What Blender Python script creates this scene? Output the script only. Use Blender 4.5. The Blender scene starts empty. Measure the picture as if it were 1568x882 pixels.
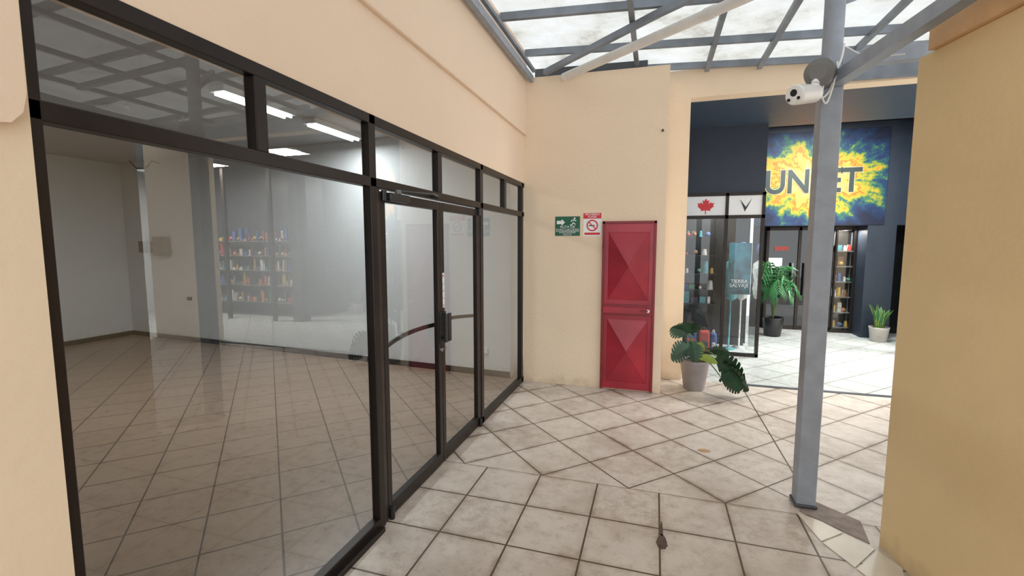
import bpy, math, random
from mathutils import Vector, Matrix
random.seed(7)
sc = bpy.context.scene

# ---------------------------------------------------------------- materials
def new_mat(name):
    m = bpy.data.materials.new(name); m.use_nodes = True
    nt = m.node_tree
    return m, nt, nt.nodes['Principled BSDF']

def N(nt, typ, **kw):
    n = nt.nodes.new(typ)
    for k, v in kw.items(): setattr(n, k, v)
    return n

def ramp(nt, stops):
    r = N(nt, 'ShaderNodeValToRGB')
    e = r.color_ramp.elements
    e[0].position = stops[0][0]; e[0].color = (*stops[0][1], 1)
    e[1].position = stops[-1][0]; e[1].color = (*stops[-1][1], 1)
    for p, c in stops[1:-1]:
        x = e.new(p); x.color = (*c, 1)
    return r

def simple(name, col, rough=0.5, metal=0.0, var=0.12, scale=6.0, bump=0.0, bscale=80, spec=0.5):
    m, nt, b = new_mat(name)
    tc = N(nt, 'ShaderNodeTexCoord')
    nz = N(nt, 'ShaderNodeTexNoise'); nz.inputs['Scale'].default_value = scale; nz.inputs['Detail'].default_value = 5
    nt.links.new(tc.outputs['Object'], nz.inputs['Vector'])
    lo = tuple(c*(1-var) for c in col); hi = tuple(min(1, c*(1+var)) for c in col)
    r = ramp(nt, [(0.3, lo), (0.7, hi)])
    nt.links.new(nz.outputs['Fac'], r.inputs['Fac'])
    nt.links.new(r.outputs['Color'], b.inputs['Base Color'])
    b.inputs['Roughness'].default_value = rough
    b.inputs['Metallic'].default_value = metal
    b.inputs['Specular IOR Level'].default_value = spec
    if bump:
        n2 = N(nt, 'ShaderNodeTexNoise'); n2.inputs['Scale'].default_value = bscale; n2.inputs['Detail'].default_value = 4
        nt.links.new(tc.outputs['Object'], n2.inputs['Vector'])
        bp = N(nt, 'ShaderNodeBump'); bp.inputs['Strength'].default_value = bump; bp.inputs['Distance'].default_value = 0.01
        nt.links.new(n2.outputs['Fac'], bp.inputs['Height'])
        nt.links.new(bp.outputs['Normal'], b.inputs['Normal'])
    return m

def plaster(name, col, dirt=0.12, stain=(0.45, 0.33, 0.2)):
    m, nt, b = new_mat(name)
    tc = N(nt, 'ShaderNodeTexCoord')
    nz = N(nt, 'ShaderNodeTexNoise'); nz.inputs['Scale'].default_value = 1.3; nz.inputs['Detail'].default_value = 8; nz.inputs['Roughness'].default_value = .6
    nt.links.new(tc.outputs['Object'], nz.inputs['Vector'])
    r = ramp(nt, [(0.3, tuple(c*(1-dirt) for c in col)), (0.65, col)])
    nt.links.new(nz.outputs['Fac'], r.inputs['Fac'])
    sx = N(nt, 'ShaderNodeSeparateXYZ'); nt.links.new(tc.outputs['Object'], sx.inputs[0])
    n3 = N(nt, 'ShaderNodeTexNoise'); n3.inputs['Scale'].default_value = 9; n3.inputs['Detail'].default_value = 6
    nt.links.new(tc.outputs['Object'], n3.inputs['Vector'])
    ad = N(nt, 'ShaderNodeMath', operation='MULTIPLY_ADD'); nt.links.new(n3.outputs['Fac'], ad.inputs[0]); ad.inputs[1].default_value = -0.35
    nt.links.new(sx.outputs['Z'], ad.inputs[2])
    mr = N(nt, 'ShaderNodeMapRange'); nt.links.new(ad.outputs[0], mr.inputs[0])
    mr.inputs[1].default_value = -0.18; mr.inputs[2].default_value = -0.05; mr.inputs[3].default_value = 0.4; mr.inputs[4].default_value = 0.0
    mx = N(nt, 'ShaderNodeMixRGB'); nt.links.new(mr.outputs[0], mx.inputs[0]); nt.links.new(r.outputs[0], mx.inputs[1]); mx.inputs[2].default_value = (*stain, 1)
    nt.links.new(mx.outputs[0], b.inputs['Base Color'])
    b.inputs['Roughness'].default_value = 0.75; b.inputs['Specular IOR Level'].default_value = 0.2
    n2 = N(nt, 'ShaderNodeTexNoise'); n2.inputs['Scale'].default_value = 25; n2.inputs['Detail'].default_value = 6
    nt.links.new(tc.outputs['Object'], n2.inputs['Vector'])
    bp = N(nt, 'ShaderNodeBump'); bp.inputs['Strength'].default_value = .25; bp.inputs['Distance'].default_value = 0.01
    nt.links.new(n2.outputs['Fac'], bp.inputs['Height']); nt.links.new(bp.outputs['Normal'], b.inputs['Normal'])
    return m

def tile_mat(name, size, rot, anchor, c1, c2, grout, rough=0.35, stains=0.5, mortar=.0065, grime=.6):
    m, nt, b = new_mat(name)
    tc = N(nt, 'ShaderNodeTexCoord')
    vr = N(nt, 'ShaderNodeVectorMath', operation='SUBTRACT'); vr.inputs[1].default_value = (anchor[0], anchor[1], 0)
    nt.links.new(tc.outputs['Object'], vr.inputs[0])
    ro = N(nt, 'ShaderNodeVectorRotate'); ro.rotation_type = 'Z_AXIS'; ro.inputs['Angle'].default_value = rot
    nt.links.new(vr.outputs[0], ro.inputs['Vector'])
    def brick(ms, smooth):
        br = N(nt, 'ShaderNodeTexBrick'); br.offset = 0; br.squash = 1
        br.inputs['Scale'].default_value = 1; br.inputs['Brick Width'].default_value = size; br.inputs['Row Height'].default_value = size
        br.inputs['Mortar Size'].default_value = ms; br.inputs['Mortar Smooth'].default_value = smooth
        br.inputs['Color1'].default_value = (0, 0, 0, 1); br.inputs['Color2'].default_value = (1, 1, 1, 1); br.inputs['Mortar'].default_value = (.5, .5, .5, 1)
        nt.links.new(ro.outputs[0], br.inputs['Vector']); return br
    br = brick(mortar, .3); br2 = brick(.05, 1.0)
    nz = N(nt, 'ShaderNodeTexNoise'); nz.inputs['Scale'].default_value = 11; nz.inputs['Detail'].default_value = 10; nz.inputs['Roughness'].default_value = .78
    nt.links.new(tc.outputs['Object'], nz.inputs['Vector'])
    ad = N(nt, 'ShaderNodeMath', operation='MULTIPLY_ADD'); nt.links.new(br.outputs['Color'], ad.inputs[0]); ad.inputs[1].default_value = 0.07; nt.links.new(nz.outputs['Fac'], ad.inputs[2])
    r = ramp(nt, [(0.40, c2), (0.54, c1), (0.75, tuple(min(1, c*1.08) for c in c1))])
    nt.links.new(ad.outputs[0], r.inputs['Fac'])
    n2 = N(nt, 'ShaderNodeTexNoise'); n2.inputs['Scale'].default_value = 1.7; n2.inputs['Detail'].default_value = 12; n2.inputs['Roughness'].default_value = .72
    nt.links.new(tc.outputs['Object'], n2.inputs['Vector'])
    r2 = ramp(nt, [(0.45, (0, 0, 0)), (0.72, (stains, stains, stains))])
    nt.links.new(n2.outputs['Fac'], r2.inputs['Fac'])
    # grime gathered beside the joints, patchy
    r3 = ramp(nt, [(0.38, (0, 0, 0)), (0.62, (grime, grime, grime))]); nt.links.new(n2.outputs['Fac'], r3.inputs['Fac'])
    gm = N(nt, 'ShaderNodeMath', operation='MULTIPLY'); nt.links.new(br2.outputs['Fac'], gm.inputs[0]); nt.links.new(r3.outputs[0], gm.inputs[1])
    sm = N(nt, 'ShaderNodeMath', operation='ADD'); sm.use_clamp = True; nt.links.new(gm.outputs[0], sm.inputs[0]); nt.links.new(r2.outputs[0], sm.inputs[1])
    mx = N(nt, 'ShaderNodeMixRGB'); nt.links.new(sm.outputs[0], mx.inputs[0]); nt.links.new(r.outputs[0], mx.inputs[1]); mx.inputs[2].default_value = (.27, .19, .135, 1)
    mg = N(nt, 'ShaderNodeMixRGB'); nt.links.new(br.outputs['Fac'], mg.inputs[0]); nt.links.new(mx.outputs[0], mg.inputs[1]); mg.inputs[2].default_value = (*grout, 1)
    nt.links.new(mg.outputs[0], b.inputs['Base Color'])
    rr = N(nt, 'ShaderNodeMapRange'); nt.links.new(nz.outputs['Fac'], rr.inputs[0]); rr.inputs[3].default_value = max(.05, rough-.08); rr.inputs[4].default_value = rough+.2
    nt.links.new(rr.outputs[0], b.inputs['Roughness'])
    bp = N(nt, 'ShaderNodeBump'); bp.inputs['Strength'].default_value = .5; bp.inputs['Distance'].default_value = 0.003; bp.invert = True
    nt.links.new(br.outputs['Fac'], bp.inputs['Height']); nt.links.new(bp.outputs['Normal'], b.inputs['Normal'])
    return m

def glass_mat(name, base=0.1, tint=(.93, .96, .95)):
    m = bpy.data.materials.new(name); m.use_nodes = True
    nt = m.node_tree; nt.nodes.clear()
    out = N(nt, 'ShaderNodeOutputMaterial'); mix = N(nt, 'ShaderNodeMixShader')
    tr = N(nt, 'ShaderNodeBsdfTransparent'); tr.inputs[0].default_value = (*tint, 1)
    gl = N(nt, 'ShaderNodeBsdfGlossy'); gl.inputs['Roughness'].default_value = 0.0; gl.inputs[0].default_value = (1, 1, 1, 1)
    lw = N(nt, 'ShaderNodeLayerWeight'); lw.inputs[0].default_value = .5
    pw = N(nt, 'ShaderNodeMath', operation='POWER'); nt.links.new(lw.outputs['Facing'], pw.inputs[0]); pw.inputs[1].default_value = 5
    ma = N(nt, 'ShaderNodeMath', operation='MULTIPLY_ADD'); nt.links.new(pw.outputs[0], ma.inputs[0]); ma.inputs[1].default_value = 1-base; ma.inputs[2].default_value = base
    nt.links.new(ma.outputs[0], mix.inputs[0]); nt.links.new(tr.outputs[0], mix.inputs[1]); nt.links.new(gl.outputs[0], mix.inputs[2])
    nt.links.new(mix.outputs[0], out.inputs[0])
    return m

def emis(name, col, s):
    m, nt, b = new_mat(name)
    b.inputs['Base Color'].default_value = (*col, 1)
    b.inputs['Emission Color'].default_value = (*col, 1); b.inputs['Emission Strength'].default_value = s
    return m

M_cream = plaster('cream_plaster', (.82, .66, .49), .05)
M_cream_pink = plaster('cream_plaster_warm', (.82, .65, .50), .04)
M_yellow = plaster('yellow_plaster', (.78, .59, .33), .07)
M_coping = simple('orange_coping', (.66, .40, .20), .7)
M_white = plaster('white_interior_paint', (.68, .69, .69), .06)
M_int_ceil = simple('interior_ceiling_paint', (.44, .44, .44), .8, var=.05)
M_frame = simple('bronze_aluminium', (.024, .017, .014), .38, .5, var=.2)
M_frame_l = simple('bronze_aluminium_worn', (.06, .042, .034), .4, .5, var=.2)
M_black = simple('black_plastic', (.010, .010, .011), .4)
M_navy = simple('navy_paint', (.020, .030, .048), .5, var=.1)
M_navy_l = simple('navy_ceiling_paint', (.05, .07, .105), .45, var=.1)
M_dark = simple('charcoal_paint', (.010, .011, .013), .4)
M_steel = simple('grey_painted_steel', (.28, .31, .36), .45, .1, var=.12, scale=9, bump=.1)
M_steel_d = simple('grey_roof_steel', (.20, .23, .27), .5, .1, var=.2, scale=5)
M_red = simple('red_enamel', (.32, .016, .03), .33, .1, var=.3, scale=2.2, bump=.06, bscale=20)
M_red_d = simple('dark_red_enamel', (.20, .01, .018), .4, .1)
M_whitep = simple('white_plastic', (.8, .8, .8), .35, var=.03)
M_pvc = simple('white_pvc', (.74, .73, .70), .45, var=.08)
M_green = simple('sign_green', (.0, .10, .045), .4, var=.03)
M_signred = simple('sign_red', (.60, .015, .02), .4, var=.03)
M_pot = simple('taupe_ceramic', (.27, .23, .22), .5)
M_potw = simple('pale_ceramic', (.40, .37, .34), .5)
M_soil = simple('soil', (.05, .03, .02), .9, bump=.5)
M_leaf = simple('monstera_green', (.014, .05, .02), .35, var=.4, scale=8)
M_leafy = simple('yellow_green_leaf', (.24, .32, .05), .4, var=.2)
M_palm = simple('palm_green', (.025, .14, .04), .4, var=.4)
M_stem = simple('stem_green', (.08, .13, .04), .5)
M_slate = simple('dark_slate', (.05, .055, .065), .4)
M_conc = simple('concrete', (.25, .20, .17), .8, var=.25, scale=14, bump=.3)
M_wtile = simple('white_glazed_tile', (.62, .55, .45), .3, var=.1)
M_stain = simple('wet_stain', (.07, .05, .04), .3, var=.4, scale=20)
M_rust = simple('rust_stain', (.42, .24, .12), .5, var=.3, scale=20)
M_chrome = simple('brushed_steel', (.5, .5, .5), .3, .9)
M_grey = simple('grey_enamel_box', (.15, .15, .145), .5)
M_tube = emis('fluorescent_tube', (.95, .98, 1), 3)
M_lamp = emis('lamp_panel', (1, .97, .92), 6)
M_glass = glass_mat('window_glass', .09)
M_glass2 = glass_mat('display_glass', .05, (.9, .93, .93))
M_glassd = glass_mat('tinted_glass', .06, (.25, .26, .28))

T_near = tile_mat('floor_tiles_square', .427, 0, (.50, 3.26), (.59, .52, .46), (.44, .37, .31), (.08, .055, .035), stains=.6)
T_diag = tile_mat('floor_tiles_diagonal', .449, math.radians(45), (.50, 3.26), (.59, .52, .46), (.46, .39, .33), (.08, .055, .035), stains=.6)
T_hall = tile_mat('hall_tiles_diagonal', .449, math.radians(45), (1.1, 6.2), (.54, .56, .54), (.47, .48, .46), (.18, .17, .15), .2, .1, grime=.15)
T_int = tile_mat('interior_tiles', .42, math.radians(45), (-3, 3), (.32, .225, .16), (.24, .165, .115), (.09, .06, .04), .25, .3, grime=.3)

def roof_mat():
    m = bpy.data.materials.new('translucent_roof_panel'); m.use_nodes = True
    nt = m.node_tree; nt.nodes.clear()
    out = N(nt, 'ShaderNodeOutputMaterial'); mix = N(nt, 'ShaderNodeMixShader')
    tc = N(nt, 'ShaderNodeTexCoord')
    nz = N(nt, 'ShaderNodeTexNoise'); nz.inputs['Scale'].default_value = 1.9; nz.inputs['Detail'].default_value = 10; nz.inputs['Roughness'].default_value = .7
    nt.links.new(tc.outputs['Object'], nz.inputs['Vector'])
    r = ramp(nt, [(0.32, (.30, .28, .24)), (0.46, (.46, .455, .43)), (.7, (.55, .56, .57))])
    nt.links.new(nz.outputs['Fac'], r.inputs['Fac'])
    tr = N(nt, 'ShaderNodeBsdfTranslucent'); df = N(nt, 'ShaderNodeBsdfDiffuse')
    nt.links.new(r.outputs[0], tr.inputs[0]); nt.links.new(r.outputs[0], df.inputs[0])
    mix.inputs[0].default_value = .35
    nt.links.new(tr.outputs[0], mix.inputs[1]); nt.links.new(df.outputs[0], mix.inputs[2]); nt.links.new(mix.outputs[0], out.inputs[0])
    return m
M_roof = roof_mat()

def mural_mat():
    m, nt, b = new_mat('painted_explosion_mural')
    tc = N(nt, 'ShaderNodeTexCoord')
    mp = N(nt, 'ShaderNodeMapping'); mp.inputs['Scale'].default_value = (1/1.5, 0.0, 1/1.0)
    nt.links.new(tc.outputs['Object'], mp.inputs[0])
    ln = N(nt, 'ShaderNodeVectorMath', operation='LENGTH'); nt.links.new(mp.outputs[0], ln.inputs[0])
    nm = N(nt, 'ShaderNodeVectorMath', operation='NORMALIZE'); nt.links.new(mp.outputs[0], nm.inputs[0])
    n1 = N(nt, 'ShaderNodeTexNoise'); n1.inputs['Scale'].default_value = 4.2; n1.inputs['Detail'].default_value = 6; nt.links.new(nm.outputs[0], n1.inputs['Vector'])
    n2 = N(nt, 'ShaderNodeTexNoise'); n2.inputs['Scale'].default_value = 3.2; n2.inputs['Detail'].default_value = 9; n2.inputs['Roughness'].default_value = .72; nt.links.new(tc.outputs['Object'], n2.inputs['Vector'])
    a = N(nt, 'ShaderNodeMath', operation='MULTIPLY_ADD'); nt.links.new(n1.outputs['Fac'], a.inputs[0]); a.inputs[1].default_value = -1.0; nt.links.new(ln.outputs['Value'], a.inputs[2])
    c = N(nt, 'ShaderNodeMath', operation='MULTIPLY_ADD'); nt.links.new(n2.outputs['Fac'], c.inputs[0]); c.inputs[1].default_value = -1.2; nt.links.new(a.outputs[0], c.inputs[2])
    d = N(nt, 'ShaderNodeMath', operation='ADD'); nt.links.new(c.outputs[0], d.inputs[0]); d.inputs[1].default_value = 1.10
    r = ramp(nt, [(0.0, (.70, .36, .20)), (0.2, (.66, .24, .07)), (.32, (.70, .36, .05)), (.42, (.62, .09, .008)), (.50, (.55, .30, .02)), (.58, (.22, .26, .02)), (.66, (.02, .11, .07)), (.76, (.005, .03, .10)), (1, (.003, .007, .03))])
    nt.links.new(d.outputs[0], r.inputs['Fac'])
    nt.links.new(r.outputs[0], b.inputs['Base Color']); b.inputs['Roughness'].default_value = .6
    return m
M_mural = mural_mat()

GOODS = [simple('goods_%d' % i, c, .5, var=.3, scale=15) for i, c in enumerate([
    (.4, .05, .04), (.04, .09, .25), (.40, .25, .06), (.4, .36, .32), (.05, .16, .09), (.16, .08, .04), (.40, .15, .05), (.05, .22, .26), (.5, .5, .5), (.02, .02, .03)])]

# ---------------------------------------------------------------- mesh builder
class B:
    def __init__(s, name): s.name = name; s.v = []; s.f = []; s.mi = []; s.sm = []; s.mats = []
    def mid(s, m):
        if m not in s.mats: s.mats.append(m)
        return s.mats.index(m)
    def add(s, vs, fs, mat, smooth=False):
        o = len(s.v); s.v += [tuple(v) for v in vs]; k = s.mid(mat)
        for f in fs: s.f.append(tuple(i+o for i in f)); s.mi.append(k); s.sm.append(smooth)
    def box(s, a, b, mat, rot=None, piv=None, bev=0.0):
        x0, y0, z0 = [min(a[i], b[i]) for i in range(3)]; x1, y1, z1 = [max(a[i], b[i]) for i in range(3)]
        vs = [Vector(p) for p in [(x0,y0,z0),(x1,y0,z0),(x1,y1,z0),(x0,y1,z0),(x0,y0,z1),(x1,y0,z1),(x1,y1,z1),(x0,y1,z1)]]
        fs = [(0,3,2,1),(4,5,6,7),(0,1,5,4),(1,2,6,5),(2,3,7,6),(3,0,4,7)]
        if bev > 0:
            import bmesh
            bm = bmesh.new(); bv = [bm.verts.new(v) for v in vs]
            for f in fs: bm.faces.new([bv[i] for i in f])
            bmesh.ops.bevel(bm, geom=bm.edges[:], offset=bev, segments=2, affect='EDGES', profile=.5)
            bm.verts.index_update(); vs = [v.co.copy() for v in bm.verts]; fs = [tuple(v.index for v in f.verts) for f in bm.faces]; bm.free()
        if rot is not None:
            piv = Vector(piv) if piv is not None else Vector(((x0+x1)/2, (y0+y1)/2, (z0+z1)/2))
            vs = [piv + rot @ (v-piv) for v in vs]
        s.add(vs, fs, mat)
    def beam(s, p, q, w, h, mat):
        p = Vector(p); q = Vector(q); d = (q-p).normalized()
        up = Vector((0,0,1)) if abs(d.z) < .95 else Vector((0,1,0))
        r = d.cross(up).normalized(); u = r.cross(d)
        vs = []
        for c in (p, q):
            for a, b_ in ((-1,-1),(1,-1),(1,1),(-1,1)): vs.append(c + r*a*w/2 + u*b_*h/2)
        s.add(vs, [(0,1,2,3),(7,6,5,4),(0,4,5,1),(1,5,6,2),(2,6,7,3),(3,7,4,0)], mat)
    def cyl(s, p, q, r1, r2, mat, n=16, cap=True, smooth=True):
        p = Vector(p); q = Vector(q); d = (q-p).normalized()
        up = Vector((0,0,1)) if abs(d.z) < .95 else Vector((0,1,0))
        r = d.cross(up).normalized(); u = r.cross(d); vs = []
        for c, rad in ((p, r1), (q, r2)):
            for i in range(n):
                a = 2*math.pi*i/n; vs.append(c + (r*math.cos(a)+u*math.sin(a))*rad)
        s.add(vs, [(i, (i+1) % n, n+(i+1) % n, n+i) for i in range(n)], mat, smooth)
        if cap: s.add(vs, [tuple(range(n))[::-1], tuple(range(n, 2*n))], mat)
    def tube(s, pts, r, mat, n=8):
        pts = [Vector(p) for p in pts]
        for i in range(len(pts)-1):
            s.cyl(pts[i], pts[i+1], r, r, mat, n, cap=True)
    def lathe(s, c, prof, mat, n=28):
        vs = []
        for r, z in prof:
            for i in range(n):
                a = 2*math.pi*i/n; vs.append((c[0]+r*math.cos(a), c[1]+r*math.sin(a), c[2]+z))
        fs = []
        for k in range(len(prof)-1):
            for i in range(n): fs.append((k*n+i, k*n+(i+1) % n, (k+1)*n+(i+1) % n, (k+1)*n+i))
        s.add(vs, fs, mat, True)
        s.add(vs[:n], [tuple(range(n))[::-1]], mat)
    def sphere(s, c, r, mat, n=16, sc_=(1,1,1)):
        vs = []; fs = []; h = n//2
        for j in range(h+1):
            t = math.pi*j/h
            for i in range(n):
                a = 2*math.pi*i/n; vs.append((c[0]+r*sc_[0]*math.sin(t)*math.cos(a), c[1]+r*sc_[1]*math.sin(t)*math.sin(a), c[2]+r*sc_[2]*math.cos(t)))
        for j in range(h):
            for i in range(n): fs.append((j*n+i, (j+1)*n+i, (j+1)*n+(i+1) % n, j*n+(i+1) % n))
        s.add(vs, fs, mat, True)
    def poly(s, pts, mat): s.add(pts, [tuple(range(len(pts)))], mat)
    def prism(s, pts, ext, mat):
        n = len(pts); e = Vector(ext); a = [Vector(p) for p in pts]; b_ = [p+e for p in a]
        s.add(a+b_, [tuple(range(n))[::-1], tuple(range(n, 2*n))] + [(i, (i+1) % n, n+(i+1) % n, n+i) for i in range(n)], mat)
    def done(s, parent=None, origin=None):
        me = bpy.data.meshes.new(s.name); vs = s.v
        if origin: vs = [(v[0]-origin[0], v[1]-origin[1], v[2]-origin[2]) for v in vs]
        me.from_pydata(vs, [], s.f)
        for m in s.mats: me.materials.append(m)
        for i, p in enumerate(me.polygons): p.material_index = s.mi[i]; p.use_smooth = s.sm[i]
        me.update()
        o = bpy.data.objects.new(s.name, me); sc.collection.objects.link(o)
        if origin: o.location = origin
        return o

def empty(name, loc=(0,0,0)):
    e = bpy.data.objects.new(name, None); sc.collection.objects.link(e); e.location = loc; e.empty_display_size = .1
    return e

def text(name, body, size, loc, mat, parent, rot=(math.pi/2, 0, 0), align='CENTER', extrude=.001, offset=0.0, sx=1.0):
    cu = bpy.data.curves.new(name, 'FONT'); cu.body = body; cu.size = size; cu.align_x = align; cu.align_y = 'CENTER'; cu.extrude = extrude; cu.offset = offset
    cu.space_line = .9
    cu.materials.append(mat)
    o = bpy.data.objects.new(name, cu); sc.collection.objects.link(o); o.location = loc; o.rotation_euler = rot; o.scale = (sx, 1, 1)
    if parent:
        o.parent = parent; o.matrix_parent_inverse = Matrix.Translation(parent.location).inverted()
    return o

GX = -1.56; FY = 5.53
# ================================================================ FLOOR
b = B('floor')
def rect(x0, y0, x1, y1, mat, z=0): b.poly([(x0,y0,z),(x1,y0,z),(x1,y1,z),(x0,y1,z)], mat)
rect(GX-.025, -6, 14, 3.26, T_near)
rect(GX-.025, 3.26, 14, 6.2, T_diag)
rect(.1, 6.2, 14, 12.2, T_hall)
rect(-9.6, -4.1, GX-.025, 6.4, T_int)
b.done()

b = B('door_threshold_strip')
b.box((.9, 6.14, 0.0005), (4.3, 6.21, .006), M_slate); b.done()

b = B('floor_patch_tiles')
b.prism([(1.065,3.47,.001),(1.285,3.28,.001),(1.245,3.04,.001),(.95,3.3,.001)], (0,0,.004), M_conc)
b.prism([(.925,3.27,.001),(1.05,3.2,.001),(1.13,3.11,.001),(.98,2.98,.001)], (0,0,.005), M_wtile)
b.prism([(.985,2.965,.001),(1.14,3.10,.001),(1.25,2.99,.001),(1.08,2.78,.001)], (0,0,.005), M_wtile)
b.prism([(1.085,2.77,.001),(1.257,2.98,.001),(1.32,2.85,.001),(1.22,2.5,.001)], (0,0,.005), M_wtile)
b.done()
b = B('floor_stain')
def blob(cx, cy, rx, ry, mat, ang=0, n=24, j=.08):
    pts = []
    for i in range(n):
        a = 2*math.pi*i/n; k = 1+random.uniform(-j, j)
        x = rx*k*math.cos(a)*(1-.35*math.sin(a)); y = ry*k*math.sin(a)
        pts.append((cx+x*math.cos(ang)-y*math.sin(ang), cy+x*math.sin(ang)+y*math.cos(ang), .0008))
    b.poly(pts, mat)
blob(.085, 2.71, .03, .075, M_stain); blob(.085, 2.84, .008, .08, M_stain)
blob(.44, 4.07, .05, .035, M_rust)
b.done()
b = B('floor_seam')
b.box((1.05,3.47,.0005),(1.06,6.13,.0015), M_stain); b.done()

# ================================================================ LEFT WALL WITH SHOPFRONT
b = B('wall_left')
b.box((GX-.2, -4.0, 0), (GX+.02, .80, 4.0), M_cream)
b.box((GX-.2, .80, 2.475), (GX, FY, 3.04), M_cream_pink)
b.box((GX-.2, .80, 3.04), (GX+.035, FY, 4.0), M_cream_pink, bev=.012)
b.done()
b = B('trim_1')
pts = [(GX+.02,.6,2.04),(GX+.02,.69,2.03),(GX+.02,.74,2.04),(GX+.02,.765,2.07),(GX+.02,.775,2.12),(GX+.02,.78,3.0),(GX+.02,.6,3.0)]
b.prism(pts, (.045,0,0), M_cream_pink); b.done()

win = empty('window_1', (GX, 3, 0))
b = B('frame')
D = .05; xf = GX+.005; xb = GX-D
def vpost(y, z0, z1, w=.06, mat=M_frame, xf_=xf, xb_=xb): b.box((xb_, y, z0), (xf_, y+w, z1), mat, bev=.004)
b.box((xb, .80, 2.42), (xf, FY, 2.475), M_frame, bev=.004)
b.box((xb, .80, 2.07), (xf, FY, 2.125), M_frame, bev=.004)
b.box((xb, .80, 0), (xf, 2.31, .07), M_frame, bev=.004)
b.box((xb, 4.05, 0), (xf, FY, .07), M_frame, bev=.004)
b.box((xb+.01, .83, .0), (xf+.035, 2.31, .03), M_frame, bev=.004)
vpost(.80, 0, 2.475, .035)
vpost(1.53, 2.125, 2.42); vpost(2.31, 0, 2.475, .06); vpost(3.18, 2.125, 2.42, .06); vpost(4.05, 0, 2.475, .06); vpost(4.76, 2.125, 2.42); vpost(5.43, 0, 2.475, .07)
b.box((xb+.01, 2.372, 0), (xf-.01, 2.41, 2.07), M_frame_l)
b.box((xb+.01, 4.02, 0), (xf-.01, 4.048, 2.07), M_frame_l)
o = b.done(); o.parent = win; o.matrix_parent_inverse = Matrix.Translation(win.location).inverted()
b = B('panes'); gx = GX-.025
def pane(y0, y1, z0, z1): b.poly([(gx,y0,z0),(gx,y1,z0),(gx,y1,z1),(gx,y0,z1)], M_glass)
pane(.83, 2.31, .07, 2.07); pane(4.11, 5.43, .07, 2.07)
for y0, y1 in ((.83,1.53),(1.59,2.31),(2.37,3.18),(3.24,4.05),(4.11,4.76),(4.82,5.43)): pane(y0, y1, 2.125, 2.42)
o = b.done(); o.parent = win; o.matrix_parent_inverse = Matrix.Translation(win.location).inverted()

def glass_door(name, y0, y1, pull_side):
    e = empty(name, (GX, (y0+y1)/2, 0)); inv = Matrix.Translation(e.location).inverted()
    global b
    b = B('leaf_frame'); s = .05
    xo = GX-.003; xi = GX-.045
    b.box((xi, y0, .012), (xo, y0+s, 2.055), M_frame, bev=.004); b.box((xi, y1-s, .012), (xo, y1, 2.055), M_frame, bev=.004)
    b.box((xi, y0+s, 1.995), (xo, y1-s, 2.055), M_frame); b.box((xi, y0+s, .012), (xo, y1-s, .10), M_frame)
    n = 10; pts = []
    for i in range(n+1):
        t = i/n; y = y0+s/2+(y1-y0-s)*t; pts.append((xi-.015-.05*math.sin(math.pi*t), y, 1.07+(.05*math.sin(math.pi*.5*t) if pull_side > 0 else .05*math.sin(math.pi*.5*(1-t)))))
    for i in range(n): b.beam(pts[i], pts[i+1], .012, .03, M_frame)
    yy = y1-s/2 if pull_side > 0 else y0+s/2
    b.box((xo, yy-.022, .98), (xo+.012, yy+.022, 1.22), M_black, bev=.003)
    b.box((xo+.012, yy-.016, 1.0), (xo+.05, yy+.016, 1.02), M_black); b.box((xo+.012, yy-.016, 1.18), (xo+.05, yy+.016, 1.2), M_black)
    b.box((xo+.04, yy-.02, .99), (xo+.06, yy+.02, 1.21), M_black, bev=.006)
    b.cyl((xo, yy, .93), (xo+.015, yy, .93), .016, .016, M_chrome)
    hy = y0+.02 if pull_side > 0 else y1-.02
    b.cyl((xo+.012, hy, .005), (xo+.012, hy, .08), .017, .017, M_black); b.cyl((xo+.012, hy, 2.0), (xo+.012, hy, 2.06), .017, .017, M_black)
    o = b.done(); o.parent = e; o.matrix_parent_inverse = inv
    b = B('glass'); b.poly([(gx,y0+s,.1),(gx,y1-s,.1),(gx,y1-s,1.995),(gx,y0+s,1.995)], M_glass); o = b.done(); o.parent = e; o.matrix_parent_inverse = inv
    return e, inv
d1, inv1 = glass_door('door_1', 2.415, 3.213, 1)
d2, inv2 = glass_door('door_2', 3.22, 4.015, -1)
b = B('door_closer')
b.box((GX+.006, 2.45, 2.0), (GX+.05, 2.68, 2.05), M_black, bev=.008)
b.cyl((GX+.03, 2.56, 2.05), (GX+.03, 2.56, 2.075), .02, .02, M_grey)
b.beam((GX+.03, 2.56, 2.07), (GX+.12, 2.85, 2.075), .022, .01, M_black); b.beam((GX+.12, 2.85, 2.078), (GX+.02, 3.12, 2.09), .018, .01, M_grey)
b.box((GX+.006, 3.07, 2.08), (GX+.03, 3.16, 2.105), M_black)
o = b.done(); o.parent = d1; o.matrix_parent_inverse = inv1
b = B('door_sticker')
b.box((GX-.002, 3.232, 1.25), (GX-.001, 3.262, 1.52), M_whitep)
for i, hh in ((0,.012),(2,.008),(4,.012),(6,.008),(8,.02)): b.box((GX-.001, 3.240, 1.262+i*.028), (GX-.0002, 3.252, 1.262+i*.028+hh), M_signred)
o = b.done(); o.parent = d2; o.matrix_parent_inverse = inv2

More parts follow.
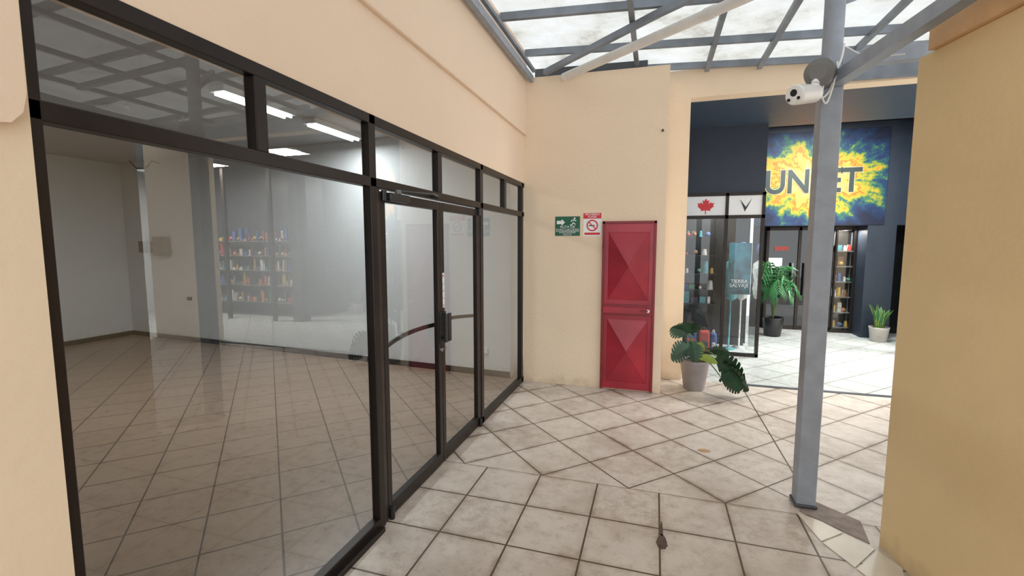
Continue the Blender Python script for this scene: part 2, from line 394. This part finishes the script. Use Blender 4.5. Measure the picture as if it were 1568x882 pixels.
# ================================================================ SHOP INTERIOR
b = B('wall_back')
b.prism([(GX-.2,5.60,0),(-9.7,6.22,0),(-9.7,6.4,0),(GX-.2,6.4,0)], (0,0,3.2), M_white); b.done()
b = B('wall_far_left'); b.box((-9.75, -4, 0), (-9.55, 6.3, 3.2), M_white); b.done()
b = B('wall_rear'); b.box((-9.7, -4.2, 0), (GX-.2, -4.0, 3.2), M_white); b.done()
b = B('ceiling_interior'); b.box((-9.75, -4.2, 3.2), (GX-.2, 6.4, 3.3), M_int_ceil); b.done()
b = B('baseboard_back'); b.prism([(GX-.2,5.585,0),(-9.55,6.195,0),(-9.55,6.215,0),(GX-.2,5.605,0)], (0,0,.08), M_dark); b.done()
b = B('baseboard_left'); b.box((-9.55,-4,0), (-9.53,6.19,.08), M_dark); b.done()
b = B('electrical_box')
b.box((-8.55,5.99,1.52),(-8.25,6.09,1.86), M_grey, bev=.01); b.box((-8.53,5.98,1.54),(-8.27,5.99,1.84), M_grey); b.box((-8.95,6.02,1.58),(-8.68,6.12,1.78), M_grey, bev=.01)
b.cyl((-8.68,6.06,1.68),(-8.55,6.06,1.68),.02,.02,M_grey); b.done()
b = B('wall_socket'); b.box((-7.9,6.055,.74),(-7.8,6.075,.8), M_black); b.done()
b = B('wall_socket'); b.box((-2.2,5.6,.3),(-2.08,5.62,.38), M_whitep, bev=.004); b.done()
for (x, y) in ((-3.9, 3.4), (-3.9, 4.6), (-6.6, 1.8)):  # last fixture, farther left, is an added lamp to brighten the room
    b = B('fluorescent_lamp'); b.box((x-.09, y, 3.14), (x+.09, y+.9, 3.199), M_whitep)
    b.cyl((x-.045, y+.03, 3.125), (x-.045, y+.87, 3.125), .014, .014, M_tube); b.cyl((x+.045, y+.03, 3.125), (x+.045, y+.87, 3.125), .014, .014, M_tube); b.done()
for (x, y) in ((-3.2, 1.2), (-5.5, 3.6), (-5.2,1.6), (-7.5,3.5)):
    b = B('ceiling_rose'); b.cyl((x,y,3.17),(x,y,3.199),.09,.1,M_int_ceil,20); b.done()
b = B('hanging_wire'); b.tube([(-3.3,1.2,3.19),(-3.25,1.25,3.05),(-3.1,1.3,2.98),(-3.0,1.36,3.03)], .008, M_black); b.done()
b = B('hanging_wire'); b.tube([(-8.9,5.95,3.19),(-8.7,5.92,3.05),(-8.45,5.9,3.02),(-8.3,5.9,3.15),(-8.1,5.9,3.1)], .012, M_black); b.done()

# ================================================================ FAR WALL
b = B('wall_far')
b.prism([(GX,FY,0),(.10,FY,0),(.10,FY,3.69),(GX,FY,3.71)], (0,.65,0), M_cream)
b.done()
b = B('wall_recess')
b.box((.10, 6.17, 0), (.36, 6.37, 3.83), M_cream)
b.box((.36, 6.17, 3.50), (4.3, 6.37, 3.83), M_cream)
b.box((4.3, 6.17, 0), (5.7, 6.37, 3.83), M_cream)
b.done()

e = empty('door_3', (-.3, FY, 0)); inv = Matrix.Translation(e.location).inverted()
b = B('frame_and_panels')
x0, x1, z1 = -.595, .01, 2.0; yf = FY-.04
b.box((x0, yf, 0.01), (x0+.03, FY, z1), M_red_d, bev=.003); b.box((x1-.03, yf, 0.01), (x1, FY, z1), M_red_d, bev=.003); b.box((x0, yf, z1-.03), (x1, FY, z1), M_red_d, bev=.003)
y = yf+.012
b.box((x0+.03, y, .02), (x1-.03, FY, z1-.03), M_red)
def pyramid(px0, px1, pz0, pz1, d):
    c = ((px0+px1)/2, y-d, (pz0+pz1)/2); q = [(px0, y-.001, pz0), (px1, y-.001, pz0), (px1, y-.001, pz1), (px0, y-.001, pz1)]
    b.add(q+[c], [(0,1,4),(1,2,4),(2,3,4),(3,0,4)], M_red)
    w = .014
    for a_, c_ in ((0,1),(1,2),(2,3),(3,0)): b.beam(q[a_], q[c_], w, w, M_red)
    for k in range(4): b.beam((q[k][0], q[k][1], q[k][2]), c, .006, .006, M_red)
pyramid(x0+.065, x1-.065, 1.08, 1.88, .06)
pyramid(x0+.065, x1-.065, .10, .86, .06)
b.box((x0+.035, y-.012, .90), (x1-.035, y, .915), M_red_d); b.box((x0+.035, y-.012, 1.02), (x1-.035, y, 1.035), M_red_d)
b.box((x0+.02, y-.02, .93), (x1-.06, y, 1.005), M_red, bev=.004)
b.cyl((x1-.07, y-.045, .97), (x1-.07, y, .97), .018, .018, M_chrome); b.beam((x1-.07, y-.04, .97), (x1-.16, y-.04, .965), .014, .016, M_red_d)
for z in (.25, 1.75): b.cyl((x0+.02, yf-.006, z-.05), (x0+.02, yf-.006, z+.05), .01, .01, M_red_d)
o = b.done(); o.parent = e; o.matrix_parent_inverse = inv

sy = FY-.004
b = B('evacuation_route_sign'); b.box((-1.165, sy, 1.835), (-.865, FY, 2.065), M_green)
def flat(pts, mat): b.prism([(p[0], sy, p[1]) for p in pts], (0, -.001, 0), mat)
flat([(-1.145,1.975),(-1.085,1.975),(-1.085,1.955),(-1.045,1.995),(-1.085,2.035),(-1.085,2.015),(-1.145,2.015)][::-1], M_whitep)
cx, cz = -.94, 1.99
b.cyl((cx+.01, sy-.0012, cz+.052), (cx+.01, sy, cz+.052), .011, .011, M_whitep)
for p, q in (((.005,.04),(-.008,.0)),((-.008,.0),(.02,-.018)),((.02,-.018),(.014,-.045)),((-.008,0),(-.02,-.025)),((-.02,-.025),(-.045,-.028)),((.003,.033),(.03,.02)),((.003,.033),(-.022,.03)),((-.022,.03),(-.03,.012))):
    b.beam((cx+p[0], sy-.0006, cz+p[1]), (cx+q[0], sy-.0006, cz+q[1]), .0012, .011, M_whitep)
b.box((-1.155, sy-.001, 1.885), (-.875, sy, 1.889), M_whitep)
s1 = b.done()
text('lettering', 'RUTA DE\nEVACUACION', .038, (-1.015, sy-.002, 1.923), M_whitep, s1, sx=1.15)
text('lettering_small', 'EVACUATION\nROUTE', .026, (-1.015, sy-.002, 1.861), M_whitep, s1, sx=1.2)
b = B('no_smoking_sign'); b.box((-.825, sy, 1.83), (-.615, FY, 2.10), M_whitep)
b.box((-.825, sy-.001, 2.035), (-.615, sy, 2.10), M_signred); b.box((-.81, sy-.001, 1.845), (-.63, sy, 1.872), M_signred)
n = 28; c = (-.72, 1.955); ro_, ri_ = .068, .052
vs = [(c[0]+r*math.cos(2*math.pi*i/n), sy-.001, c[1]+r*math.sin(2*math.pi*i/n)) for r in (ro_, ri_) for i in range(n)]
b.add(vs, [(i, (i+1) % n, n+(i+1) % n, n+i) for i in range(n)], M_signred)
b.beam((-.762, sy-.0015, 1.997), (-.678, sy-.0015, 1.913), .001, .012, M_signred)
b.box((-.76, sy-.001, 1.948), (-.69, sy, 1.96), M_black)
s2 = b.done()
text('lettering', 'PROHIBIDO\nFUMAR', .032, (-.72, sy-.002, 2.068), M_whitep, s2)
b = B('wall_eye_bolt'); b.cyl((.04, FY-.03, 2.99), (.04, FY, 2.99), .012, .012, M_black); b.done()

# ================================================================ ROOF
def rz(x): return 3.90-.055*x
b = B('ceiling')
b.add([(GX-.3,-3,rz(GX-.3)),(5.2,-3,rz(5.2)),(5.2,6.6,rz(5.2)),(GX-.3,6.6,rz(GX-.3))], [(0,1,2,3)], M_roof)
b.done()
b = B('steel_roof_frame')
for y in (-1.5, -.65, .2, 1.05, 1.9, 2.8, 3.65, 4.5, 5.4, 6.08):
    b.beam((GX+.05, y, rz(GX+.05)-.04), (5.2, y, rz(5.2)-.04), .045, .07, M_steel_d)
for x in (-.27, .52, 1.08, 1.9, 2.7, 3.5, 4.3):
    b.beam((x, -2.5, rz(x)-.08), (x, 6.12, rz(x)-.08), .05, .05, M_steel_d)
b.beam((GX+.10, -2, 3.68), (GX+.10, 5.5, 3.68), .05, .07, M_steel); b.beam((GX+.13, -2, 3.77), (GX+.13, 5.5, 3.77), .035, .035, M_steel_d)
b.beam((-1.3, 5.5, 3.74), (-.02, 4.5, 3.78), .05, .06, M_steel_d); b.beam((-.02,4.5,3.78), (.9,3.8,3.78), .05, .06, M_steel_d)
b.beam((1.95, 6.10, 3.60), (4.2, 6.10, 3.56), .06, .16, M_steel_d); b.beam((1.7, 5.75, 3.70), (4.2, 5.75, 3.62), .06, .10, M_steel)
b.beam((GX+.05, 6.0, 3.84), (-.15, 6.0, 3.80), .3, .16, M_slate)  # dark box added to stand in for the shaded gap above the far wall
b.done()
b = B('white_drain_pipe'); b.cyl((-1.08, 5.52, 3.67), (1.3, 3.75, 3.70), .045, .045, M_pvc); b.cyl((-1.08+.6*2.38, 5.52-.6*1.77, 3.688), (-1.08+.63*2.38, 5.52-.63*1.77, 3.689), .052, .052, M_pvc); b.done()

# ================================================================ STEEL COLUMN
b = B('steel_column')
b.box((.94, 3.34, 0), (1.055, 3.455, 2.74), M_steel, bev=.006)
b.cyl((.998, 3.40, 2.74), (.998, 3.40, 3.8), .055, .055, M_steel)
b.box((.93, 3.33, 0.006), (1.065, 3.465, .03), M_slate, bev=.008)
b.beam((1.0, 3.36, 2.72), (1.38, 2.15, 2.87), .07, .075, M_steel)
b.beam((1.05, 3.42, 2.86), (2.4, 3.5, 2.9), .07, .08, M_steel)
b.beam((1.0, 3.42, 3.2), (1.8, 4.3, 3.72), .05, .05, M_steel_d)
b.beam((1.0, 3.40, 3.45), (2.4, 3.3, 3.3), .05, .05, M_steel_d)
b.done()
b = B('security_camera')
b.cyl((.93, 3.33, 2.76), (.885, 3.22, 2.745), .085, .078, M_grey, 28); b.cyl((.885, 3.22, 2.745), (.876, 3.2, 2.742), .078, .045, M_grey, 28)
b.tube([(.88,3.24,2.73),(.87,3.22,2.68),(.865,3.22,2.655)], .022, M_whitep, 12)
p = Vector((.875, 3.25, 2.635)); q = Vector((.745, 3.12, 2.60)); d = (q-p).normalized()
b.cyl(p-d*.012, p, .035, .052, M_whitep, 28); b.cyl(p, q, .052, .056, M_whitep, 28)
b.cyl(q, q+d*.012, .056, .05, M_whitep, 28); b.cyl(q+d*.012, q+d*.014, .043, .043, M_whitep, 28)
b.cyl(q+d*.013+Vector((0,0,.012)), q+d*.017+Vector((0,0,.012)), .02, .02, M_black, 20)
b.cyl(q+d*.013+Vector((.02,-.02,-.022)), q+d*.016+Vector((.02,-.02,-.022)), .009, .009, M_black, 14); b.cyl(q+d*.013+Vector((-.02,.02,-.022)), q+d*.016+Vector((-.02,.02,-.022)), .009, .009, M_black, 14)
def smooth_pts(P_, n=8):
    P_ = [Vector(p_) for p_ in P_]; P_ = [P_[0]]+P_+[P_[-1]]; out = []
    for i in range(1, len(P_)-2):
        for k in range(n):
            t = k/n; a, b2, c2, d2 = P_[i-1:i+3]
            out.append(.5*((2*b2)+(-a+c2)*t+(2*a-5*b2+4*c2-d2)*t*t+(-a+3*b2-3*c2+d2)*t**3))
    return out+[P_[-2]]
b.tube(smooth_pts([(.92,3.25,2.68),(.93,3.3,2.62),(.97,3.3,2.66),(.99,3.28,2.76),(1.02,3.3,2.84),(1.03,3.3,2.92)]), .006, M_whitep)
b.tube(smooth_pts([(.90,3.24,2.65),(.95,3.28,2.58),(.985,3.27,2.72),(1.0,3.3,2.82)]), .005, M_whitep)
b.tube(smooth_pts([(1.04,3.3,2.9),(1.12,3.2,2.8),(1.25,3.1,2.76)]), .004, M_whitep)
b.done()

# ================================================================ RIGHT WALL
b = B('wall_right')
p0 = Vector((1.29, 3.04, 0)); d = Vector((.2, -.98, 0)).normalized(); nrm = Vector((.98, .2, 0)).normalized()
L = 4.2
pts = [p0, p0+d*L, p0+d*L+nrm*.35, p0+nrm*.35]
b.prism([tuple(v) for v in pts], (0,0,2.71), M_yellow); b.done()
b = B('trim_2')
pts = [p0+d*.1-nrm*.03, p0+d*L-nrm*.03, p0+d*L+nrm*.37, p0+d*.1+nrm*.37]
b.prism([(v.x, v.y, 2.712) for v in pts], (0,0,.13), M_coping); b.done()

# ================================================================ HALL / SHOPS BEYOND
b = B('ceiling_hall')
b.box((.36, 6.37, 3.50), (9, 8.1, 3.6), M_navy_l); b.box((.36, 8.1, 3.95), (9, 11, 4.05), M_navy); b.box((1.5, 8.05, 3.5), (9, 8.1, 4.0), M_navy); b.done()
b = B('wall_hall_left'); b.box((.1, 6.37, 0), (.35, 11, 4.0), M_navy); b.done()
b = B('wall_hall_back')
b.box((1.3, 10.0, 2.07), (9, 10.2, 4.0), M_navy)
b.box((1.3, 10.65, 0), (9, 10.8, 2.1), M_dark)
b.box((1.3, 10.2, 2.07), (9, 10.7, 2.1), M_dark)
b.box((3.68, 10.0, 0), (4.12, 10.6, 2.07), M_navy)
b.done()
b = B('wall_hall_right'); b.box((4.35, 9.2, 0), (4.6, 10.0, 4.0), M_dark); b.box((4.25, 8.3, 0), (4.5, 8.55, 3.5), M_slate); b.done()

b = B('mural_painting'); b.box((1.75, 9.985, 2.08), (3.92, 9.999, 3.80), M_mural)
mur = b.done(origin=(2.78, 9.99, 2.93))
M_txt = simple('mural_letter_dark', (.018, .03, .028), .5); M_txt2 = simple('mural_letter_edge', (.42, .34, .20), .5)
text('lettering_edge', 'SUNSET', .60, (2.62, 9.98, 2.87), M_txt2, mur, offset=.028, extrude=.001, sx=.86)
text('lettering', 'SUNSET', .60, (2.62, 9.976, 2.87), M_txt, mur, offset=0.014, extrude=.001, sx=.86)

e = empty('display_window', (.95, 7.8, 0)); inv = Matrix.Translation(e.location).inverted()
def par(o): o.parent = e; o.matrix_parent_inverse = inv
b = B('fascia'); b.box((.36, 7.8, 2.5), (1.54, 8.1, 3.5), M_navy); b.box((1.5, 8.1, 2.5), (1.54, 10.0, 3.5), M_navy); b.box((.36,7.8,2.48),(1.54,10,2.5), M_dark); par(b.done())
b = B('frame')
for x in (.38, 1.0, 1.5): b.box((x, 7.74, 0.0), (x+.045, 7.80, 2.5), M_frame)
for z in (0, 2.12, 2.46): b.box((.38, 7.74, z), (1.545, 7.80, z+.05), M_frame)
b.box((1.5, 9.95, 0), (1.545, 10.0, 2.5), M_frame); b.box((1.5, 8.8, 0), (1.545, 8.84, 2.5), M_frame)
par(b.done())
b = B('glass'); b.poly([(.4,7.77,.05),(1.5,7.77,.05),(1.5,7.77,2.12),(.4,7.77,2.12)], M_glass2); b.poly([(1.52,7.8,.05),(1.52,10,.05),(1.52,10,2.48),(1.52,7.8,2.48)], M_glass2); par(b.done())
b = B('brand_panels'); b.box((.425, 7.75, 2.17), (1.0, 7.775, 2.46), M_whitep); b.box((1.045, 7.75, 2.17), (1.5, 7.775, 2.46), M_whitep)
ml = [(0,.5),(.09,.33),(.2,.39),(.16,.13),(.3,.26),(.34,.18),(.5,.21),(.44,.04),(.5,0),(.27,-.2),(.3,-.3),(.03,-.26),(.03,-.5)]
ml = ml+[(-x, z) for x, z in ml[::-1][:-1]]
cx, cz, k = .72, 2.31, .24
ctr = (cx, 7.748, cz); vs = [ctr]+[(cx+x*k, 7.748, cz+z*k) for x, z in ml]; n = len(ml)
b.add(vs, [(0, i+1, (i+1) % n+1) for i in range(n)], M_signred)
b.prism([(1.2,7.75,2.40),(1.27,7.75,2.22),(1.36,7.75,2.41),(1.28,7.75,2.29)], (0,-.003,0), M_navy)
par(b.done())

def goods(name, x0, x1, y0, y1, zs, dens, hmax=.2, smat=None, legs=0):
    global b
    smat = smat or M_grey
    b = B(name)
    for z in zs:
        b.box((x0, y0, z-.02), (x1, y1, z), smat)
        x = x0+.02
        while x < x1-.06:
            w = random.uniform(.03, .11); h = random.uniform(.05, hmax)
            if x+w > x1: break
            for yy in ((y0+.03, y0+.03+w*.8), (y0+(y1-y0)*.55, y0+(y1-y0)*.55+w*.7)):
                g = random.choice(GOODS); t = random.random()
                if t < .3: b.box((x, yy[0], z), (x+w, yy[1], z+h), g)
                elif t < .7: b.cyl((x+w/2, (yy[0]+yy[1])/2, z), (x+w/2, (yy[0]+yy[1])/2, z+h), w/2, w/3, g, 10)
                else: b.sphere((x+w/2, (yy[0]+yy[1])/2, z+w/2), w/2, g, 10)
            x += w+random.uniform(.005, .05)/dens
    for xx in (x0, x1-.02): b.box((xx, y1-.03, 0), (xx+.02, y1, max(zs)+.35), smat)
    return b.done()
goods('souvenir_shelf', .46, .98, 8.2, 8.5, (.75, .98, 1.25, 1.55, 1.85), .6, smat=M_dark)
b = B('souvenir_mannequin')
for (mx_, my_, g1, g2) in ((1.2, 8.25, GOODS[7], GOODS[9]), (1.38, 8.4, GOODS[8], GOODS[1])):
    b.lathe((mx_, my_, 0), [(.10,0),(.10,.02),(.015,.03),(.015,.80),(.09,.85),(.12,1.0),(.10,1.13),(.13,1.30),(.12,1.41),(.045,1.47),(.04,1.53)], g1, 18)
    b.sphere((mx_, my_, 1.66), .085, g2, 14, (1,1,1.25))
b.done()
b = B('display_backdrop'); b.box((.38, 8.6, 0), (1.48, 8.65, 2.45), M_dark); b.done()
M_poster = simple('teal_poster', (.015, .14, .20), .4, var=.9, scale=5)
b = B('hanging_poster'); b.box((1.1, 7.9, .95), (1.42, 7.905, 1.75), M_poster); po = b.done()
text('lettering', 'TIERRA\nSALVAJE', .075, (1.26, 7.893, 1.12), M_whitep, po)
# rounded backpacks with front pocket and strap loop
b = B('souvenir_backpack')
for (bx_, by_, w_, h_, g1, g2) in ((.50, 7.95, .19, .40, GOODS[1], GOODS[0]), (.71, 7.93, .17, .34, GOODS[0], GOODS[9]), (.89, 7.97, .10, .30, GOODS[1], GOODS[8])):
    b.box((bx_, by_, 0), (bx_+w_, by_+.13, h_), g1, bev=.035); b.box((bx_+.025, by_-.02, .04), (bx_+w_-.025, by_+.01, h_*.5), g2, bev=.012)
    b.tube([(bx_+w_*.35, by_+.06, h_-.01), (bx_+w_*.4, by_+.06, h_+.04), (bx_+w_*.6, by_+.06, h_+.04), (bx_+w_*.65, by_+.06, h_-.01)], .008, g2, 6)
b.done()

b = B('door_4')
for x in (2.15, 2.72, 3.27): b.box((x, 10.5, 0), (x+.05, 10.55, 2.06), M_frame)
b.box((2.15,10.5,2.0),(3.3,10.55,2.06), M_frame); b.box((2.2,10.52,.0),(3.27,10.54,.08), M_frame)
b.poly([(2.2,10.53,.08),(3.27,10.53,.08),(3.27,10.53,2.0),(2.2,10.53,2.0)], M_glassd)
for x in (2.62, 2.85): b.cyl((x,10.44,.7),(x,10.44,1.35),.02,.02,M_chrome)
b.box((2.2,10.515,1.25),(2.45,10.525,1.45), M_whitep); b.box((2.3,10.515,1.6),(2.55,10.525,1.68), GOODS[0]); b.box((2.95,10.515,1.55),(3.12,10.525,1.68), GOODS[1])
b.done()
b = B('window_2'); b.box((3.3,10.4,2.0),(3.68,10.45,2.06), M_frame); b.box((3.3,10.4,0),(3.68,10.45,.06), M_frame); b.box((3.33,10.4,.06),(3.36,10.45,2.0), M_frame); b.box((3.64,10.4,.06),(3.67,10.45,2.0), M_frame)
b.poly([(3.36,10.43,.06),(3.64,10.43,.06),(3.64,10.43,2.0),(3.36,10.43,2.0)], M_glass2); b.done()
goods('souvenir_shelf', 3.34, 3.66, 10.47, 10.62, (.1, .4, .7, 1.0, 1.3, 1.6), 1.2)
goods('souvenir_shelf', 4.7, 8.6, 8.7, 9.1, (.35, .75, 1.1, 1.45, 1.8), 1.5, hmax=.3, smat=M_grey)
b = B('wall_hall_side'); b.box((4.6, 9.2, 0), (9.2, 9.3, 3.5), M_slate); b.box((9.0, 6.4, 0), (9.2, 9.3, 3.5), M_white); b.done()
b = B('shop_front_posts')
for x in (4.9, 6.2, 7.5): b.box((x, 8.2, 0), (x+.08, 8.26, 3.5), M_frame)
b.done()

def area(name, loc, size, power, col=(1, .96, .9), rot=(0,0,0), sy_=None):
    l = bpy.data.lights.new(name, 'AREA'); l.energy = power; l.color = col; l.size = size
    if sy_: l.shape = 'RECTANGLE'; l.size_y = sy_
    o = bpy.data.objects.new(name, l); sc.collection.objects.link(o); o.location = loc; o.rotation_euler = rot; return o
for (x, y, z) in ((3.5, 7.2, 3.5), (2.8, 8.5, 3.95), (6.4, 7.6, 3.5)):
    b = B('ceiling_lamp'); b.box((x-.3, y-.1, z-.04), (x+.3, y+.1, z-.001), M_whitep); b.box((x-.28, y-.08, z-.045), (x+.28, y+.08, z-.041), M_lamp); b.done()
area('hall_lamp_light', (3.5, 7.2, 3.44), .6, 45, (.95, 1, .98))
area('hall_lamp_light', (2.8, 8.5, 3.89), .8, 125, (.95, 1, .98))
area('hall_lamp_light', (6.4, 7.6, 3.44), 1.0, 420)
area('display_lamp_light', (.95, 8.0, 2.45), .4, 13)
area('display_lamp_light', (3.5, 10.35, 1.99), .2, 9)
for (x, y) in ((-3.9, 3.85), (-3.9, 5.05), (-6.6, 2.25)):  # area lights added to brighten the dim shop; last one is an extra lamp
    area('fluorescent_light', (x, y, 3.1), .2, 17 if y > 5 else 24, (.93, .97, 1), sy_=.85)

# ================================================================ PLANTS
def leaf_mesh(base, dirv, side, L_, W_, mat, lobes=7, cut=.45, droop=.25, fold=.12):
    d = Vector(dirv).normalized(); s_ = Vector(side); s_ = (s_-d*s_.dot(d)).normalized(); nrm_ = s_.cross(d).normalized()
    if nrm_.z < 0: nrm_ = -nrm_
    base = Vector(base)
    prof = []
    for i in range(lobes):
        t0 = i/lobes; t1 = (i+.7)/lobes; t2 = (i+.95)/lobes
        for t, c_ in ((t0+.08/lobes, 1.0), ((t0+t1)/2, 1.06), (t1, 1.0), (t2, cut if i < lobes-1 else .8)):
            w = (math.sin(math.pi*min(1, (t*.86+.12)))**.75)*c_
            prof.append((t, w))
    prof.append((1.0, 0.0))
    for sg in (-1, 1):
        vs = []
        for t, w in prof:
            c0 = base+d*(L_*t)-Vector((0,0,1))*droop*L_*t*t
            vs.append(c0)
            vs.append(c0+s_*sg*W_/2*w+d*(L_*.10*(1 if w > 0 else 0)*(1-t)-L_*.1*(1-t)*2*(1 if t < .15 else 0))-nrm_*fold*W_*w)
        fs = [(2*i, 2*i+1, 2*i+3, 2*i+2) for i in range(len(prof)-1)]
        b.add(vs, fs, mat, False)
def monstera(cx, cy):
    global b
    b = B('potted_monstera')
    b.lathe((cx, cy, 0), [(.115, .0), (.12, .01), (.165, .33), (.17, .36), (.155, .36), (.15, .33)], M_pot)
    b.lathe((cx, cy, .32), [(.001, 0), (.15, 0.0)], M_soil)
    L_ = [((-.10,-.18,.70),(-.5,-.25,.35),(.3,-.2,1),.26,.24),
          ((-.08,-.12,.70),(.15,-.2,.5),(.8,-.2,.3),.20,.18),
          ((-.08,-.26,.56),(-.55,-.3,-.2),(-.2,.1,1),.24,.24),
          ((-.06,-.22,.62),(.1,-.45,-.4),(1,0,.1),.22,.22),
          ((.22,-.14,.44),(.5,-.15,-.25),(.2,-.3,1),.34,.28),
          ((.30,-.12,.33),(.5,-.2,-.3),(-.2,-.5,1),.32,.30),
          ((.16,.0,.48),(.4,-.05,.1),(0,-.5,1),.22,.16),
          ((.26,-.26,.24),(.35,-.3,-.1),(.5,-.4,.8),.24,.22)]
    for bo, dv, sd, ll, ww in L_:
        base = Vector((cx+bo[0], cy+bo[1], bo[2])); root = Vector((cx+random.uniform(-.04,.04), cy+random.uniform(-.04,.04), .33))
        mid = (root+base)/2+Vector((0,0,.10)); b.tube(smooth_pts([root, mid, base], 5), .006, M_stem, 6)
        leaf_mesh(base, dv, sd, ll, ww, M_leaf)
    base = Vector((cx+.02, cy-.12, .44)); b.tube(smooth_pts([(cx,cy,.33),(cx,cy-.06,.40),base],4), .006, M_stem, 6)
    leaf_mesh(base, (.03,-.05,.2), (1,0,.1), .2, .11, M_leafy, cut=.95, droop=.1)
    leaf_mesh((cx+.04,cy-.12,.42), (.25,-.08,.02), (0,.5,1), .20, .10, M_leafy, cut=.95, droop=.3)
    return b.done()
monstera(.49, 5.84)

def palm(cx, cy):
    global b
    b = B('potted_palm')
    b.lathe((cx, cy, 0), [(.13, 0), (.14, .01), (.18, .34), (.17, .36), (.16, .33)], M_black)
    b.lathe((cx, cy, .31), [(.001, 0), (.16, 0)], M_soil)
    for k in range(18):
        a = 2*math.pi*k/18+random.uniform(-.2,.2); R_ = random.uniform(.24, .38); Hh = random.uniform(.6, 1.15)
        pts = smooth_pts([(cx,cy,.31),(cx+R_*.25*math.cos(a),cy+R_*.25*math.sin(a),.31+Hh*.7),(cx+R_*.65*math.cos(a),cy+R_*.65*math.sin(a),.31+Hh),(cx+R_*1.1*math.cos(a),cy+R_*1.1*math.sin(a),.31+Hh*.70)], 6)
        b.tube(pts, .006, M_stem, 5)
        for i in range(5, len(pts)-1):
            p_ = pts[i]; d_ = (pts[i+1]-pts[i]).normalized(); sd = d_.cross(Vector((0,0,1))).normalized(); l = .2*math.sin(math.pi*(i-3)/(len(pts)-2))+.05
            for sg in (-1, 1):
                tip = p_+sd*sg*l*.7+d_*l*.6-Vector((0,0,l*.6)); m_ = (p_+tip)/2+Vector((0,0,.02))
                w = d_*.02
                b.add([p_-w*.5, p_+w*.5, m_+w, tip, m_-w], [(0,1,2,4),(4,2,3)], M_palm)
    return b.done()
palm(2.16, 9.7)

b = B('potted_snake_plant'); cx, cy = 3.85, 9.7
b.lathe((cx, cy, 0), [(.11, 0), (.12, .01), (.15, .24), (.155, .26), (.14, .25), (.135, .22)], M_potw); b.lathe((cx, cy, .21), [(.001, 0), (.14, 0)], M_soil)
for k in range(11):
    a = 2*math.pi*k/11; r0 = .05; lean = random.uniform(.08, .2); h = random.uniform(.3, .52); w = .035
    bx, by = cx+r0*math.cos(a), cy+r0*math.sin(a); tx, ty = cx+(r0+lean)*math.cos(a), cy+(r0+lean)*math.sin(a)
    sx_, sy_2 = -math.sin(a), math.cos(a)
    rows = []
    for t, ww in ((0,.7),(.35,1.1),(.7,.9),(.9,.45),(1,0.03)):
        px = bx+(tx-bx)*t*t; py = by+(ty-by)*t*t; pz = .21+h*t; rows.append((px,py,pz,w*ww))
    vs = []
    for px,py,pz,ww in rows:
        vs += [(px-sx_*ww,py-sy_2*ww,pz),(px-sx_*ww*.7,py-sy_2*ww*.7,pz),(px+sx_*ww*.7,py+sy_2*ww*.7,pz),(px+sx_*ww,py+sy_2*ww,pz)]
    n = len(rows)
    b.add(vs, [(4*i+1,4*i+2,4*i+6,4*i+5) for i in range(n-1)], M_palm); b.add(vs, [(4*i,4*i+1,4*i+5,4*i+4) for i in range(n-1)]+[(4*i+2,4*i+3,4*i+7,4*i+6) for i in range(n-1)], M_leafy)
b.done()

# ================================================================ WORLD, CAMERA
w = bpy.data.worlds.new('World'); sc.world = w; w.use_nodes = True
bg = w.node_tree.nodes['Background']; bg.inputs[0].default_value = (.93, .97, 1.0, 1); bg.inputs[1].default_value = 1.95

cam = bpy.data.cameras.new('camera'); co = bpy.data.objects.new('camera', cam); sc.collection.objects.link(co); sc.camera = co
cam.sensor_width = 36; cam.lens = 36*707/1568; cam.clip_start = .02
co.location = (0, 0, 1.75); co.rotation_euler = (math.radians(90)-math.atan(69/707), 0, math.radians(17.2))
sc.view_settings.view_transform = 'Standard'; sc.view_settings.look = 'None'; sc.view_settings.exposure = 0.5
